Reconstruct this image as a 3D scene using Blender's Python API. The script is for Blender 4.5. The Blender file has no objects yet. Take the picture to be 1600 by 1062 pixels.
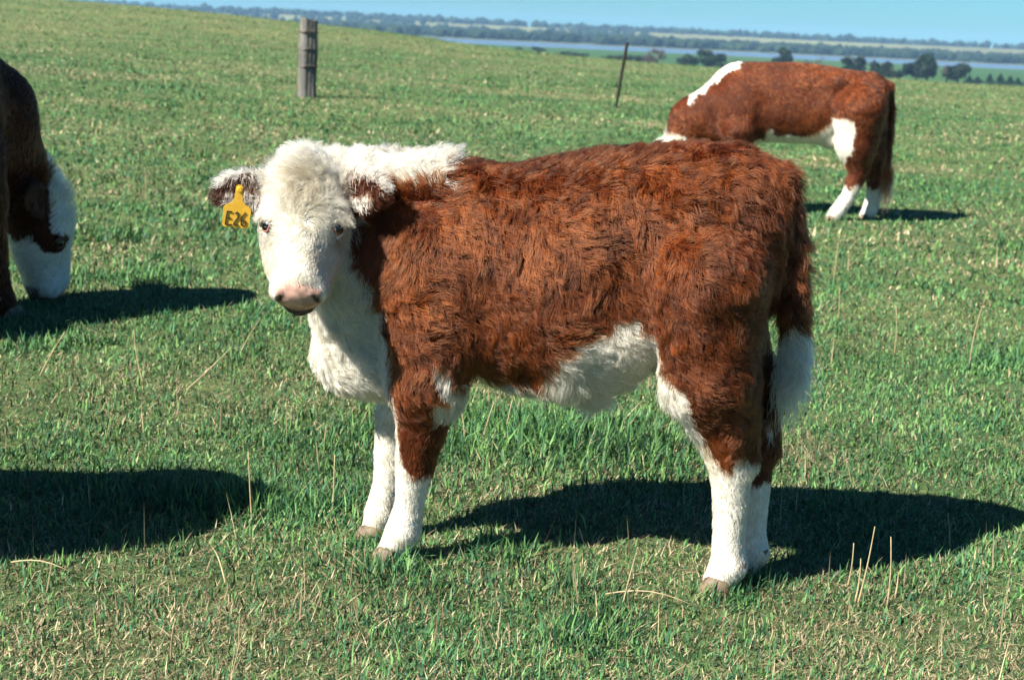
import bpy, bmesh, math, random
import numpy as np
from mathutils import Vector, Matrix
from mathutils.kdtree import KDTree

# ------------------------------------------------------------------ camera, light, exposure
random.seed(7)
rng = np.random.default_rng(7)
S = bpy.context.scene
COL = S.collection
F_PX, CAM_H = 2400.0, 1.35
PITCH, ROLL = math.atan(486 / F_PX), math.radians(2.7)
cam_d = bpy.data.cameras.new('camera')
cam = bpy.data.objects.new('camera', cam_d)
COL.objects.link(cam)
cam_d.sensor_width = 36.0
cam_d.lens = 36.0 * F_PX / 1600.0
cam_d.clip_start, cam_d.clip_end = 0.05, 20000
cam_d.dof.use_dof = True
cam_d.dof.focus_distance = 3.75
cam_d.dof.aperture_fstop = 6.3
_f = Vector((0, math.cos(PITCH), -math.sin(PITCH)))
_u0 = Vector((0, math.sin(PITCH), math.cos(PITCH)))
_r = Vector((1, 0, 0)) * math.cos(ROLL) + _u0 * math.sin(ROLL)
_u = _u0 * math.cos(ROLL) - Vector((1, 0, 0)) * math.sin(ROLL)
_m = Matrix((_r, _u, -_f)).transposed().to_4x4()
_m.translation = (0, 0, CAM_H)
cam.matrix_world = _m
S.camera = cam

SUN = Vector((-0.87, -0.67, 1.0)).normalized()          # towards the sun
sun_el = math.asin(SUN.z)
sun_az = math.atan2(SUN.x, SUN.y)
world = bpy.data.worlds.new('World')
S.world = world
world.use_nodes = True
wn = world.node_tree
bg = wn.nodes['Background']
sky = wn.nodes.new('ShaderNodeTexSky')
sky.sky_type = 'NISHITA'
sky.sun_disc = False
sky.sun_elevation = sun_el
sky.sun_rotation = sun_az % (2 * math.pi)
sky.air_density, sky.dust_density, sky.ozone_density = 1.0, 0.2, 2.5
_tint = wn.nodes.new('ShaderNodeMix')
_tint.data_type, _tint.blend_type = 'RGBA', 'MULTIPLY'
_tint.inputs[0].default_value = 1.0
_tint.inputs[7].default_value = (0.245, 0.545, 0.79, 1)      # the clear cyan of the sky in the slide
wn.links.new(sky.outputs[0], _tint.inputs[6])
wn.links.new(_tint.outputs[2], bg.inputs[0])
bg.inputs[1].default_value = 0.05
sun_d = bpy.data.lights.new('sun', 'SUN')
sun_d.energy = 5.0
sun_d.angle = math.radians(0.5)
sun_d.color = (1.0, 0.955, 0.87)
sun = bpy.data.objects.new('sun', sun_d)
COL.objects.link(sun)
sun.rotation_euler = SUN.to_track_quat('Z', 'Y').to_euler()
S.view_settings.view_transform = 'Standard'
S.view_settings.look = 'None'
S.view_settings.gamma = 1.0
S.view_settings.use_curve_mapping = False
S.view_settings.exposure = 1.58
S.render.engine = 'CYCLES'
S.cycles.use_denoising = True
S.cycles.max_bounces = 8
S.cycles.volume_bounces = 0
try:
    S.cycles_curves.shape = 'RIBBONS'
except Exception:
    pass

# ------------------------------------------------------------------ small helpers
def mat(name, rough=0.8, spec=0.3):
    m = bpy.data.materials.new(name)
    m.use_nodes = True
    b = m.node_tree.nodes['Principled BSDF']
    b.inputs['Roughness'].default_value = rough
    b.inputs['Specular IOR Level'].default_value = spec
    return m, m.node_tree, b

def node(nt, kind, **kw):
    n = nt.nodes.new(kind)
    for k, v in kw.items():
        setattr(n, k, v)
    return n

def noise_tex(nt, scale, detail=4, rough=0.6, vec=None):
    n = node(nt, 'ShaderNodeTexNoise')
    n.inputs['Scale'].default_value = scale
    n.inputs['Detail'].default_value = detail
    n.inputs['Roughness'].default_value = rough
    if vec is not None:
        nt.links.new(vec, n.inputs['Vector'])
    return n.outputs[0]

def ramp(nt, fac, stops):
    r = node(nt, 'ShaderNodeValToRGB')
    while len(r.color_ramp.elements) < len(stops):
        r.color_ramp.elements.new(0.5)
    for e, (p, c) in zip(r.color_ramp.elements, stops):
        e.position = p
        e.color = (*c, 1)
    nt.links.new(fac, r.inputs[0])
    return r.outputs[0]

def mul(nt, a, b, fac=1.0, mode='MULTIPLY'):
    m = node(nt, 'ShaderNodeMix', data_type='RGBA', blend_type=mode)
    m.inputs[0].default_value = fac
    nt.links.new(a, m.inputs[6])
    nt.links.new(b, m.inputs[7])
    return m.outputs[2]

def bump(nt, bsdf, h, strength, dist):
    b = node(nt, 'ShaderNodeBump')
    b.inputs['Strength'].default_value = strength
    b.inputs['Distance'].default_value = dist
    nt.links.new(h, b.inputs['Height'])
    nt.links.new(b.outputs[0], bsdf.inputs['Normal'])

def tag(o, label=None, cat=None, group=None, kind=None):
    if label: o['label'] = label
    if cat: o['category'] = cat
    if group: o['group'] = group
    if kind: o['kind'] = kind
    return o

def thing(name, loc, label, cat, group=None):
    o = bpy.data.objects.new(name, None)
    o.empty_display_size = 0.1
    o.location = loc
    COL.objects.link(o)
    return tag(o, label, cat, group)

def link_mesh(name, me, m, parent=None):
    o = bpy.data.objects.new(name, me)
    COL.objects.link(o)
    if m is not None and len(me.materials) == 0:
        me.materials.append(m)
    if parent is not None:
        o.parent = parent
    return o

def fast_mesh(name, V, loops, starts, smooth=True, col=None):
    me = bpy.data.meshes.new(name)
    V = np.ascontiguousarray(V, np.float32)
    me.vertices.add(len(V))
    me.vertices.foreach_set('co', V.ravel())
    me.loops.add(len(loops))
    me.loops.foreach_set('vertex_index', np.asarray(loops, np.int32))
    me.polygons.add(len(starts))
    me.polygons.foreach_set('loop_start', np.asarray(starts, np.int32))
    me.polygons.foreach_set('use_smooth', np.full(len(starts), smooth))
    me.update(calc_edges=True)
    if col is not None:
        a = me.attributes.new('tint', 'FLOAT_COLOR', 'POINT')
        c = np.ones((len(V), 4), np.float32)
        c[:, :3] = col
        a.data.foreach_set('color', c.ravel())
    return me

# lattice value noise, vectorised; returns 0..1
def _h(ix, iy, iz, seed):
    n = (ix.astype(np.int64) * 374761393 + iy.astype(np.int64) * 668265263 + iz.astype(np.int64) * 2147483647 + seed * 974711) & 0xFFFFFFFF
    n = ((n ^ (n >> 13)) * 1274126177) & 0xFFFFFFFF
    n = ((n ^ (n >> 16)) * 2246822519) & 0xFFFFFFFF
    return ((n ^ (n >> 15)) & 0xFFFFFF) / float(0xFFFFFF)

def vnoise(P, seed=0):
    P = np.asarray(P, float)
    i = np.floor(P).astype(np.int64)
    f = P - i
    f = f * f * (3 - 2 * f)
    out = 0
    for dx in (0, 1):
        for dy in (0, 1):
            for dz in (0, 1):
                w = (f[:, 0] if dx else 1 - f[:, 0]) * (f[:, 1] if dy else 1 - f[:, 1]) * (f[:, 2] if dz else 1 - f[:, 2])
                out = out + w * _h(i[:, 0] + dx, i[:, 1] + dy, i[:, 2] + dz, seed)
    return out

def fbm(P, seed=0, octaves=3):
    s, a, t = 0, 1.0, 0
    for k in range(octaves):
        s = s + a * vnoise(np.asarray(P) * 2 ** k, seed + 17 * k)
        t += a
        a *= 0.5
    return s / t

def n2(x, y, scale, seed=0, octaves=3):
    return fbm(np.stack([np.asarray(x) / scale, np.asarray(y) / scale, np.full(np.shape(x), 0.37)], -1), seed, octaves)

def sstep(a, b, x):
    t = np.clip((np.asarray(x, float) - a) / (b - a), 0, 1)
    return t * t * (3 - 2 * t)

# ------------------------------------------------------------------ terrain
_thx = np.array([-0.9, -0.45, -0.333, -0.208, -0.133, -0.10, -0.0667, -0.042, 0.029, 0.121, 0.271, 0.6, 0.9])
_rel = np.array([-14, -6.0, 0, 9, 17, 21, 27, 33, 42, 48, 52, 53, 53])
def terrain(x, y):
    x = np.asarray(x, float); y = np.asarray(y, float)
    r = np.hypot(x, y)
    th = np.where(y > 0.01, np.arctan2(x, np.maximum(y, 0.01)), np.sign(x) * 1.2)
    Z = CAM_H - 75 * np.interp(np.tan(np.clip(th, -0.8, 0.8)), _thx, _rel) / F_PX
    near = Z * np.minimum(r / 75, 1.25) ** 2
    # small swells of the pasture
    near = near + (n2(x, y, 9.0, 3) - 0.5) * 0.25 * sstep(14, 40, r)
    near = near + (n2(x, y, 0.45, 5) - 0.5) * 0.035 * sstep(0.5, 2.0, r) * (1 - sstep(20, 40, r))
    fall = -8.2
    k = sstep(74, 330, r)
    z = near * (1 - k) + fall * k - 2.4 * k * (1 - k)
    front = y > 300
    lake = sstep(880, 940, y + 60 * (n2(x, y, 160.0, 11) - 0.5)) * (1 - sstep(1215, 1250, y + 50 * (n2(x, y, 120.0, 12) - 0.5)))
    z = np.where(front, z - 1.2 * lake, z)
    hill = sstep(1830, 2230, y + 0.18 * x + 120 * (n2(x, y, 300.0, 13) - 0.5)) * (13.0 + 5 * (n2(x, y, 420.0, 14) - 0.5) - 0.002 * x)
    z = np.where(front, z + hill, z)
    return z

def tz(x, y):
    return float(terrain(np.array([x]), np.array([y]))[0])

def bare_spots(x, y):
    return sstep(.66, .74, n2(x, y, .55, 231)) * (n2(x, y, 3.0, 233) > .45)

def make_terrain():
    a0 = np.radians(np.concatenate([np.arange(-30, 30, 0.2), np.arange(30, 330, 3.0)]))
    rr = np.concatenate([np.geomspace(0.3, 60, 170), np.geomspace(60, 420, 90)[1:], np.geomspace(420, 3600, 130)[1:]])
    A, R = np.meshgrid(a0, rr)
    X, Y = (np.sin(A) * R).ravel(), (np.cos(A) * R).ravel()
    Zv = terrain(X, Y)
    V = np.concatenate([[[0, 0, tz(0, 0)]], np.stack([X, Y, Zv], -1)])
    na, nr = len(a0), len(rr)
    idx = 1 + np.arange(nr * na).reshape(nr, na)
    nx = np.roll(idx, -1, 1)
    q = np.stack([idx[:-1], nx[:-1], nx[1:], idx[1:]], -1).reshape(-1, 4)[:, ::-1]
    fan = np.stack([np.zeros(na, int), nx[0], idx[0]], -1)[:, ::-1]
    loops = np.concatenate([q.ravel(), fan.ravel()])
    starts = np.concatenate([np.arange(len(q)) * 4, len(q) * 4 + np.arange(na) * 3])
    x, y = V[:, 0], V[:, 1]
    r = np.hypot(x, y)
    p = n2(x, y, 3.0, 21)[:, None]
    p2 = n2(x, y, 14.0, 22)[:, None]
    green, straw = np.array([0.0601, 0.1270, 0.0539]), np.array([0.2079, 0.2079, 0.1040])
    c = green + (straw - green) * np.clip((p * .6 + p2 * .8 - .5) * 1.2 + .25 * sstep(12, 60, r)[:, None], 0, 1)
    bs = bare_spots(x, y)[:, None] * .25
    c = c * (1 - bs) + np.array([.085, .06, .04]) * bs
    low = np.array([0.0385, 0.1078, 0.0423]) + np.array([0.0308, 0.0231, 0.0077]) * n2(x, y, 60, 23)[:, None]
    k = sstep(120, 260, r)[:, None]
    c = c * (1 - k) + low * k
    mud = (sstep(840, 900, y) * (1 - sstep(1270, 1300, y)))[:, None]
    c = c * (1 - .7 * mud) + np.array([.16, .14, .10]) * .7 * mud
    wd = sstep(1260, 1290, y)[:, None]
    c = c * (1 - wd) + np.array([.04, .07, .03]) * wd
    fld = (sstep(1840, 1900, y + 0.1 * x) )[:, None]
    pale = np.array([0.2079, 0.2079, 0.1078]) * (0.75 + .5 * n2(x, y, 200, 24)[:, None])
    c = c * (1 - fld) + pale * fld
    me = fast_mesh('ground', V, loops, starts, True, c)
    m, nt, b = mat('pasture_ground', 0.95, 0.1)
    at = node(nt, 'ShaderNodeAttribute', attribute_name='tint')
    tc = node(nt, 'ShaderNodeTexCoord')
    n1 = ramp(nt, noise_tex(nt, 70, 6, .75, tc.outputs['Object']), [(.3, (.35, .38, .34)), (.55, (.9, .9, .8)), (.75, (1.5, 1.35, 1.3))])
    n0 = ramp(nt, noise_tex(nt, 1.6, 5, .7, tc.outputs['Object']), [(.35, (.8, .9, .85)), (.65, (1.15, 1.05, 1.0))])
    n0 = mul(nt, n0, ramp(nt, noise_tex(nt, 7.0, 6, .8, tc.outputs['Object']), [(.36, (.55, .66, .6)), (.52, (1.0, 1.0, .95)), (.66, (1.6, 1.4, 1.35))]))
    nt.links.new(mul(nt, mul(nt, at.outputs[0], n1), n0), b.inputs['Base Color'])
    bump(nt, b, noise_tex(nt, 60, 6, .7, tc.outputs['Object']), .9, .02)
    return tag(link_mesh('ground', me, m), kind='structure')
make_terrain()

# lake
def make_lake():
    me = bpy.data.meshes.new('lake')
    me.from_pydata([(-1100, 850, -8.75), (1100, 850, -8.75), (1100, 1300, -8.75), (-1100, 1300, -8.75)], [], [(0, 1, 2, 3)])
    m, nt, b = mat('lake_water', 0.25, 0.5)
    b.inputs['Base Color'].default_value = (.10, .135, .165, 1)
    tc = node(nt, 'ShaderNodeTexCoord')
    mp = node(nt, 'ShaderNodeMapping')
    mp.inputs['Scale'].default_value = (.02, .12, 1)
    nt.links.new(tc.outputs['Object'], mp.inputs[0])
    bump(nt, b, noise_tex(nt, 6, 5, .7, mp.outputs[0]), .5, .3)
    return tag(link_mesh('lake', me, m), kind='structure')
make_lake()

# ------------------------------------------------------------------ camera maths used to measure where things stand
FW, RT, UP = np.array(_f), np.array(_r), np.array(_u)
def sight(px, py):
    return FW + RT * (px - 800) / F_PX - UP * (py - 531) / F_PX
def on_ground(px, py):
    d = sight(px, py)
    t = np.geomspace(2.0, 900, 4000)
    P = np.array([0, 0, CAM_H]) + d * t[:, None]
    hit = np.nonzero(P[:, 2] < terrain(P[:, 0], P[:, 1]))[0]
    return P[hit[0] if len(hit) else -1]
def at_depth(px, py, Y):
    d = sight(px, py)
    return np.array([0, 0, CAM_H]) + d * Y / d[1]

# ------------------------------------------------------------------ far woods
def ico(sub):
    bm = bmesh.new()
    bmesh.ops.create_icosphere(bm, subdivisions=sub, radius=1)
    V = np.array([v.co[:] for v in bm.verts]); T = np.array([[v.index for v in f.verts] for f in bm.faces])
    bm.free()
    return V, T
ICO1 = ico(1); ICO2 = ico(2)

def tint_material(name, rough=0.9, scale=None, amount=(.6, 1.3), trans=0.0):
    m, nt, b = mat(name, rough, 0.15)
    at = node(nt, 'ShaderNodeAttribute', attribute_name='tint')
    c = at.outputs[0]
    if scale:
        tc = node(nt, 'ShaderNodeTexCoord')
        c = mul(nt, c, ramp(nt, noise_tex(nt, scale, 4, .7, tc.outputs['Object']), [(.3, (amount[0],) * 3), (.7, (amount[1],) * 3)]))
    nt.links.new(c, b.inputs['Base Color'])
    if trans:
        tr = node(nt, 'ShaderNodeBsdfTranslucent')
        nt.links.new(c, tr.inputs[0])
        mx = node(nt, 'ShaderNodeMixShader')
        mx.inputs[0].default_value = trans
        nt.links.new(b.outputs[0], mx.inputs[1])
        nt.links.new(tr.outputs[0], mx.inputs[2])
        nt.links.new(mx.outputs[0], nt.nodes['Material Output'].inputs[0])
    return m
M_WOOD = tint_material('wood_canopy', .95, .5)

def blobs(name, C, R, H, tint, base):
    V0, T0 = base
    n = len(C)
    nrm = V0 / np.linalg.norm(V0, axis=1)[:, None]
    rot = rng.uniform(0, 6.28, n)
    ca, sa = np.cos(rot), np.sin(rot)
    vx = V0[None, :, 0] * ca[:, None] - V0[None, :, 1] * sa[:, None]
    vy = V0[None, :, 0] * sa[:, None] + V0[None, :, 1] * ca[:, None]
    d = 0.68 + 0.64 * rng.random((n, len(V0)))
    V = np.stack([vx * R[:, None] * d, vy * R[:, None] * d, V0[None, :, 2] * H[:, None] * d], -1) + C[:, None, :]
    loops = (T0[None] + (np.arange(n) * len(V0))[:, None, None]).reshape(-1)
    starts = np.arange(n * len(T0)) * 3
    return fast_mesh(name, V.reshape(-1, 3), loops, starts, False, np.repeat(tint, len(V0), 0))

def woods(name, n, y0, y1, hmin, hmax, keep, dark=1.0):
    y = rng.uniform(y0, y1, n * 4)
    x = rng.uniform(-.46, .46, n * 4) * y
    k = keep(x, y) & (rng.random(n * 4) < 1)
    x, y = x[k][:n], y[k][:n]
    z = terrain(x, y)
    h = rng.uniform(hmin, hmax, len(x)) * (0.75 + .6 * n2(x, y, 70, 31))
    C = np.stack([x, y, z + h * .5], -1)
    g = np.array([0.0077, 0.0185, 0.0108]); g2 = np.array([0.0262, 0.0447, 0.0200])
    t = rng.random((len(x), 1)) * n2(x, y, 90, 33)[:, None] * 1.5
    tint = (g + (g2 - g) * np.clip(t, 0, 1)) * dark
    me = blobs(name, C, h * rng.uniform(.5, .9, len(x)), h * .6, tint, ICO1)
    return tag(link_mesh(name, me, M_WOOD), kind='stuff')
woods('shore_woods', 2600, 1255, 1840, 5, 7.5, lambda x, y: y + .1 * x < 1860)
woods('hill_woods', 1700, 1850, 2700, 5, 9, lambda x, y: (n2(x, y, 330, 34, 2) > np.where(x > 180, .0, .36)) & np.where(x > 150, y + .1 * x > 2190, True))

# ------------------------------------------------------------------ trees and shrubs below the pasture
def tube_pts(path, radii, sides=6):
    path = np.asarray(path, float)
    V, T = [], []
    for i, (p, r) in enumerate(zip(path, radii)):
        d = path[min(i + 1, len(path) - 1)] - path[max(i - 1, 0)]
        d = d / (np.linalg.norm(d) + 1e-9)
        a = np.cross(d, [0, 0, 1.0]) if abs(d[2]) < .9 else np.cross(d, [0, 1.0, 0])
        a /= np.linalg.norm(a)
        b = np.cross(d, a)
        for s in range(sides):
            t = 2 * math.pi * s / sides
            V.append(p + r * (a * math.cos(t) + b * math.sin(t)))
    for i in range(len(path) - 1):
        for s in range(sides):
            q = [i * sides + s, i * sides + (s + 1) % sides, (i + 1) * sides + (s + 1) % sides, (i + 1) * sides + s]
            T.append(q)
    T.append(list(range(sides))[::-1])
    T.append([(len(path) - 1) * sides + s for s in range(sides)])
    return V, T

def tubes_mesh(name, tubes):
    V, Fc = [], []
    for path, radii, sides in tubes:
        v, f = tube_pts(path, radii, sides)
        o = len(V)
        V += [tuple(p) for p in v]
        Fc += [[i + o for i in q] for q in f]
    me = bpy.data.meshes.new(name)
    me.from_pydata(V, [], Fc)
    me.polygons.foreach_set('use_smooth', [True] * len(me.polygons))
    return me

M_LEAF = tint_material('tree_leaves', .8, None, trans=.25)
m_bark, nt, b = mat('bark', .95, .1)
tc = node(nt, 'ShaderNodeTexCoord')
nt.links.new(ramp(nt, noise_tex(nt, 3, 5, .7, tc.outputs['Object']), [(.3, (.06, .045, .035)), (.7, (.16, .13, .10))]), b.inputs['Base Color'])

def tree(px, py, h, w, kind, label, name='tree', dist=None, cat='tree'):
    h, w = h * 1.12, w * 1.15
    if dist is None:
        d = sight(px, py); t = (-8.0 - CAM_H) / d[2]; P = np.array([0, 0, CAM_H]) + d * t
    else:
        P = at_depth(px, py, dist)
    x, y = P[0], P[1]
    z = tz(x, y)
    root = thing(name, (x, y, z), label, cat, 'trees and shrubs on the low ground beyond the pasture')
    tr = [([(0, 0, -.3), (.05 * w, .02 * w, h * .3), (.0, 0, h * .7)], [h * .05, h * .035, h * .012], 6)]
    cents = []
    nb = 7 if kind != 'conifer' else 0
    for k in range(nb):
        a = k * 2.4 + random.random()
        e = Vector((math.cos(a) * w * .36 * random.uniform(.4, 1.1), math.sin(a) * w * .36 * random.uniform(.4, 1.1), h * random.uniform(.28, .80)))
        tr.append(([(0, 0, h * random.uniform(.1, .4)), (e.x * .5, e.y * .5, e.z * .75), tuple(e)], [h * .022, h * .014, h * .006], 5))
        cents.append(e)
        cents.append(e * .7 + Vector((random.uniform(-.2, .2) * w, random.uniform(-.2, .2) * w, h * random.uniform(.0, .3))))
    me = tubes_mesh('trunk', tr)
    link_mesh('trunk', me, m_bark, root)
    n = {'dense': 1500, 'bare': 260, 'shrub': 1100, 'conifer': 700}[kind]
    if kind == 'conifer':
        t = rng.random(n) ** .7
        a = rng.uniform(0, 6.28, n)
        rad = (1 - t) * w * .5 * rng.uniform(.3, 1, n)
        P0 = np.stack([np.cos(a) * rad, np.sin(a) * rad, t * h * .97 + .05 * h], -1)
    else:
        c = np.array([[e.x, e.y, e.z] for e in cents])
        ci = rng.integers(0, len(c), n)
        g = rng.normal(size=(n, 3)); g /= np.linalg.norm(g, axis=1)[:, None]
        rr = rng.random(n) ** (1 / 2.2)
        sc = np.array([w * .20, w * .20, h * (.16 if kind != 'shrub' else .22)])
        P0 = c[ci] + g * rr[:, None] * sc
        P0[:, 2] = np.clip(P0[:, 2], .08 * h, h)
    u = rng.normal(size=(n, 3)); u /= np.linalg.norm(u, axis=1)[:, None]
    v = np.cross(u, rng.normal(size=(n, 3))); v /= np.linalg.norm(v, axis=1)[:, None]
    s = rng.uniform(.035, .075, n)[:, None] * (h + w) * .5
    V = np.stack([P0 - u * s, P0 + v * s * .7, P0 + u * s, P0 - v * s * .7], 1).reshape(-1, 3)
    base = {'dense': (0.0180, 0.0324, 0.0180), 'bare': (0.0810, 0.0585, 0.0495), 'shrub': (0.0234, 0.0378, 0.0198), 'conifer': (0.0126, 0.0306, 0.0180)}[kind]
    tint = np.array(base) * (0.5 + 1.2 * rng.random((n, 1))) * (0.9 + .3 * rng.random((n, 3)))
    me = fast_mesh('crown', V, np.arange(4 * n), np.arange(n) * 4, False, np.repeat(tint, 4, 0))
    o = link_mesh('crown', me, M_LEAF, root)
    o['kind'] = 'stuff'
    return root

tree(808, 80, 1.9, 5.0, 'shrub', 'small dark shrub farthest left on the flat by the lake', 'shrub', cat='shrub')
tree(840, 82, 2.2, 6.0, 'shrub', 'low dark shrub just right of the farthest left shrub by the lake', 'shrub', cat='shrub')
tree(895, 88, 1.8, 11.0, 'shrub', 'long flat dark shrub left of the leaning steel stake', 'shrub', cat='shrub')
tree(975, 99, 2.3, 14.0, 'shrub', 'long low bush line directly behind the leaning steel stake', 'shrub', cat='shrub')
tree(1012, 104, 4.6, 3.0, 'bare', 'thin spindly sapling between the steel stake and the pinkish tree', 'tree')
tree(1026, 104, 5.4, 5.6, 'bare', 'sparse pinkish bare tree left of the dark round tree', 'tree')
tree(1054, 106, 1.3, 3.5, 'shrub', 'tiny dark shrub right of the pinkish bare tree', 'shrub', cat='shrub')
tree(1078, 106, 4.0, 7.0, 'shrub', 'spreading dark bush touching the left side of the round tree', 'shrub', cat='shrub')
tree(1110, 108, 6.0, 7.0, 'dense', 'dark round dense tree left of the white necked grazing cow', 'tree')
tree(1140, 110, 3.0, 8.0, 'shrub', 'low bush behind the white neck of the grazing cow', 'shrub', cat='shrub')
tree(1220, 112, 7.0, 6.0, 'dense', 'round dark tree showing above the shoulders of the grazing cow', 'tree')
tree(1250, 116, 4.6, 5.0, 'bare', 'thin grey tree above the middle of the grazing cow back', 'tree')
tree(1273, 116, 5.2, 5.0, 'bare', 'wispy grey tree above the loin of the grazing cow', 'tree')
tree(1332, 121, 6.4, 6.5, 'dense', 'dark tree showing above the hip of the grazing cow', 'tree')
tree(1375, 125, 6.2, 6.0, 'dense', 'dark tree rising right behind the tail head of the grazing cow', 'tree')
tree(1392, 127, 4.6, 5.0, 'shrub', 'lower bushy shrub just right of the grazing cow rump', 'shrub', cat='shrub')
tree(1430, 127, 6.6, 6.5, 'dense', 'broad dark tree at left of the tree clump right of the cow', 'tree')
tree(1447, 129, 7.2, 6.0, 'dense', 'tallest dark tree in the clump right of the grazing cow', 'tree')
tree(1478, 130, 5.2, 4.0, 'bare', 'thin open tree in the middle of the right hand clump', 'tree')
tree(1495, 131, 6.6, 6.0, 'dense', 'dark tree at the right end of the clump, beside the hedge row', 'tree')
for k, px in enumerate(range(1512, 1640, 16)):
    tree(px + random.uniform(-3, 3), 131 + (px - 1512) * .047, random.uniform(1.9, 3.2), random.uniform(3.4, 4.8), 'conifer',
         'small dark conifer in the hedge row at the far right, %s from its left end' % ('first second third fourth fifth sixth seventh eighth'.split()[k]), 'conifer')

# ------------------------------------------------------------------ fence post and stake
def make_post():
    P = on_ground(479, 152)
    root = thing('fence_post', P, 'thick weathered grey timber post standing on the slope', 'fence post')
    root.rotation_euler = (math.radians(-1), math.radians(1.0), math.radians(30))
    s = P[1] / F_PX
    hgt, wd = 118 * s, 12.6 * s
    bm = bmesh.new()
    ring_n, lev = 28, 22
    rings = []
    for j in range(lev + 1):
        z = -0.3 + (hgt + .3) * j / lev
        ring = []
        for i in range(ring_n):
            a = 2 * math.pi * i / ring_n
            c, s_ = math.cos(a), math.sin(a)
            k = (abs(c) ** 7 + abs(s_) ** 7) ** (-1 / 7)
            groove = .035 * math.sin(i * 2.9 + 1) * (1 if i % 3 else 1.8) + .012 * math.sin(j * 1.7 + i * 2)
            rad = wd * .93 * k * (1 - max(groove, -.02)) * (1 + .05 * math.sin(j * .5 + .6)) * (1.04 - .06 * j / lev)
            ring.append(bm.verts.new((c * rad * 1.05, s_ * rad * .95, z + (.012 * math.sin(a * 2 + 1) - .015 * c if j == lev else 0))))
        rings.append(ring)
    for j in range(lev):
        for i in range(ring_n):
            bm.faces.new((rings[j][i], rings[j][(i + 1) % ring_n], rings[j + 1][(i + 1) % ring_n], rings[j + 1][i]))
    bm.faces.new(rings[-1])
    me = bpy.data.meshes.new('timber')
    bm.to_mesh(me); bm.free()
    m, nt, b = mat('weathered_timber', .95, .15)
    tc = node(nt, 'ShaderNodeTexCoord')
    mp = node(nt, 'ShaderNodeMapping'); mp.inputs['Scale'].default_value = (9, 9, .8)
    nt.links.new(tc.outputs['Object'], mp.inputs[0])
    g = noise_tex(nt, 3, 7, .75, mp.outputs[0])
    c1 = ramp(nt, g, [(.32, (.03, .028, .026)), (.5, (.15, .145, .13)), (.75, (.32, .30, .265))])
    c2 = ramp(nt, noise_tex(nt, 2.2, 4, .6, tc.outputs['Object']), [(.3, (.6, .6, .62)), (.7, (1.1, 1.08, 1.02))])
    nt.links.new(mul(nt, c1, c2), b.inputs['Base Color'])
    bump(nt, b, g, .8, .02)
    link_mesh('timber', me, m, root)
    mw, ntw, bw = mat('rusty_wire', .6, .4)
    bw.inputs['Metallic'].default_value = .7
    tcw = node(ntw, 'ShaderNodeTexCoord')
    ntw.links.new(ramp(ntw, noise_tex(ntw, 12, 3, .6, tcw.outputs['Object']), [(.35, (.10, .07, .05)), (.7, (.22, .2, .18))]), bw.inputs['Base Color'])
    for fz in (.84, .62, .40):
        path = []
        for i in range(25):
            a = 2 * math.pi * i / 24
            c, s_ = math.cos(a), math.sin(a)
            k = (abs(c) ** 7 + abs(s_) ** 7) ** (-1 / 7)
            path.append((c * wd * 1.03 * k, s_ * wd * .95 * k, hgt * fz + .012 * math.sin(a * 3)))
        link_mesh('wire_tie', tubes_mesh('wire_tie', [(path, [.012] * 25, 5)]), mw, root)
make_post()

def make_stake():
    P = on_ground(962, 169)
    s = P[1] / F_PX
    root = thing('steel_stake', P, 'thin dark steel fence stake leaning to one side on the slope', 'fence stake')
    root.rotation_euler = (math.radians(2), math.radians(6.5), 0.4)
    hgt = 101 * s
    V, Fc = [], []
    def box(x0, x1, y0, y1, z0, z1):
        o = len(V)
        for z in (z0, z1):
            V.extend([(x0, y0, z), (x1, y0, z), (x1, y1, z), (x0, y1, z)])
        Fc.extend([[o + i for i in q] for q in ((3, 2, 1, 0), (4, 5, 6, 7), (0, 1, 5, 4), (1, 2, 6, 5), (2, 3, 7, 6), (3, 0, 4, 7))])
    t = .008
    m, nt, b = mat('dark_rusty_steel', .7, .4)
    b.inputs['Metallic'].default_value = .4
    tc = node(nt, 'ShaderNodeTexCoord')
    nt.links.new(ramp(nt, noise_tex(nt, 9, 4, .7, tc.outputs['Object']), [(.35, (.012, .009, .008)), (.7, (.035, .024, .02))]), b.inputs['Base Color'])
    for name, (w, a) in zip(('flange', 'flange', 'flange'), ((.030, 0), (.030, 2.094), (.030, 4.188))):
        V.clear(); Fc.clear()
        box(.002, w, -t, t, -.25, hgt)
        me = bpy.data.meshes.new(name); me.from_pydata(V, [], Fc)
        o = link_mesh(name, me, m, root)
        o.rotation_euler.z = a
make_stake()

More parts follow.
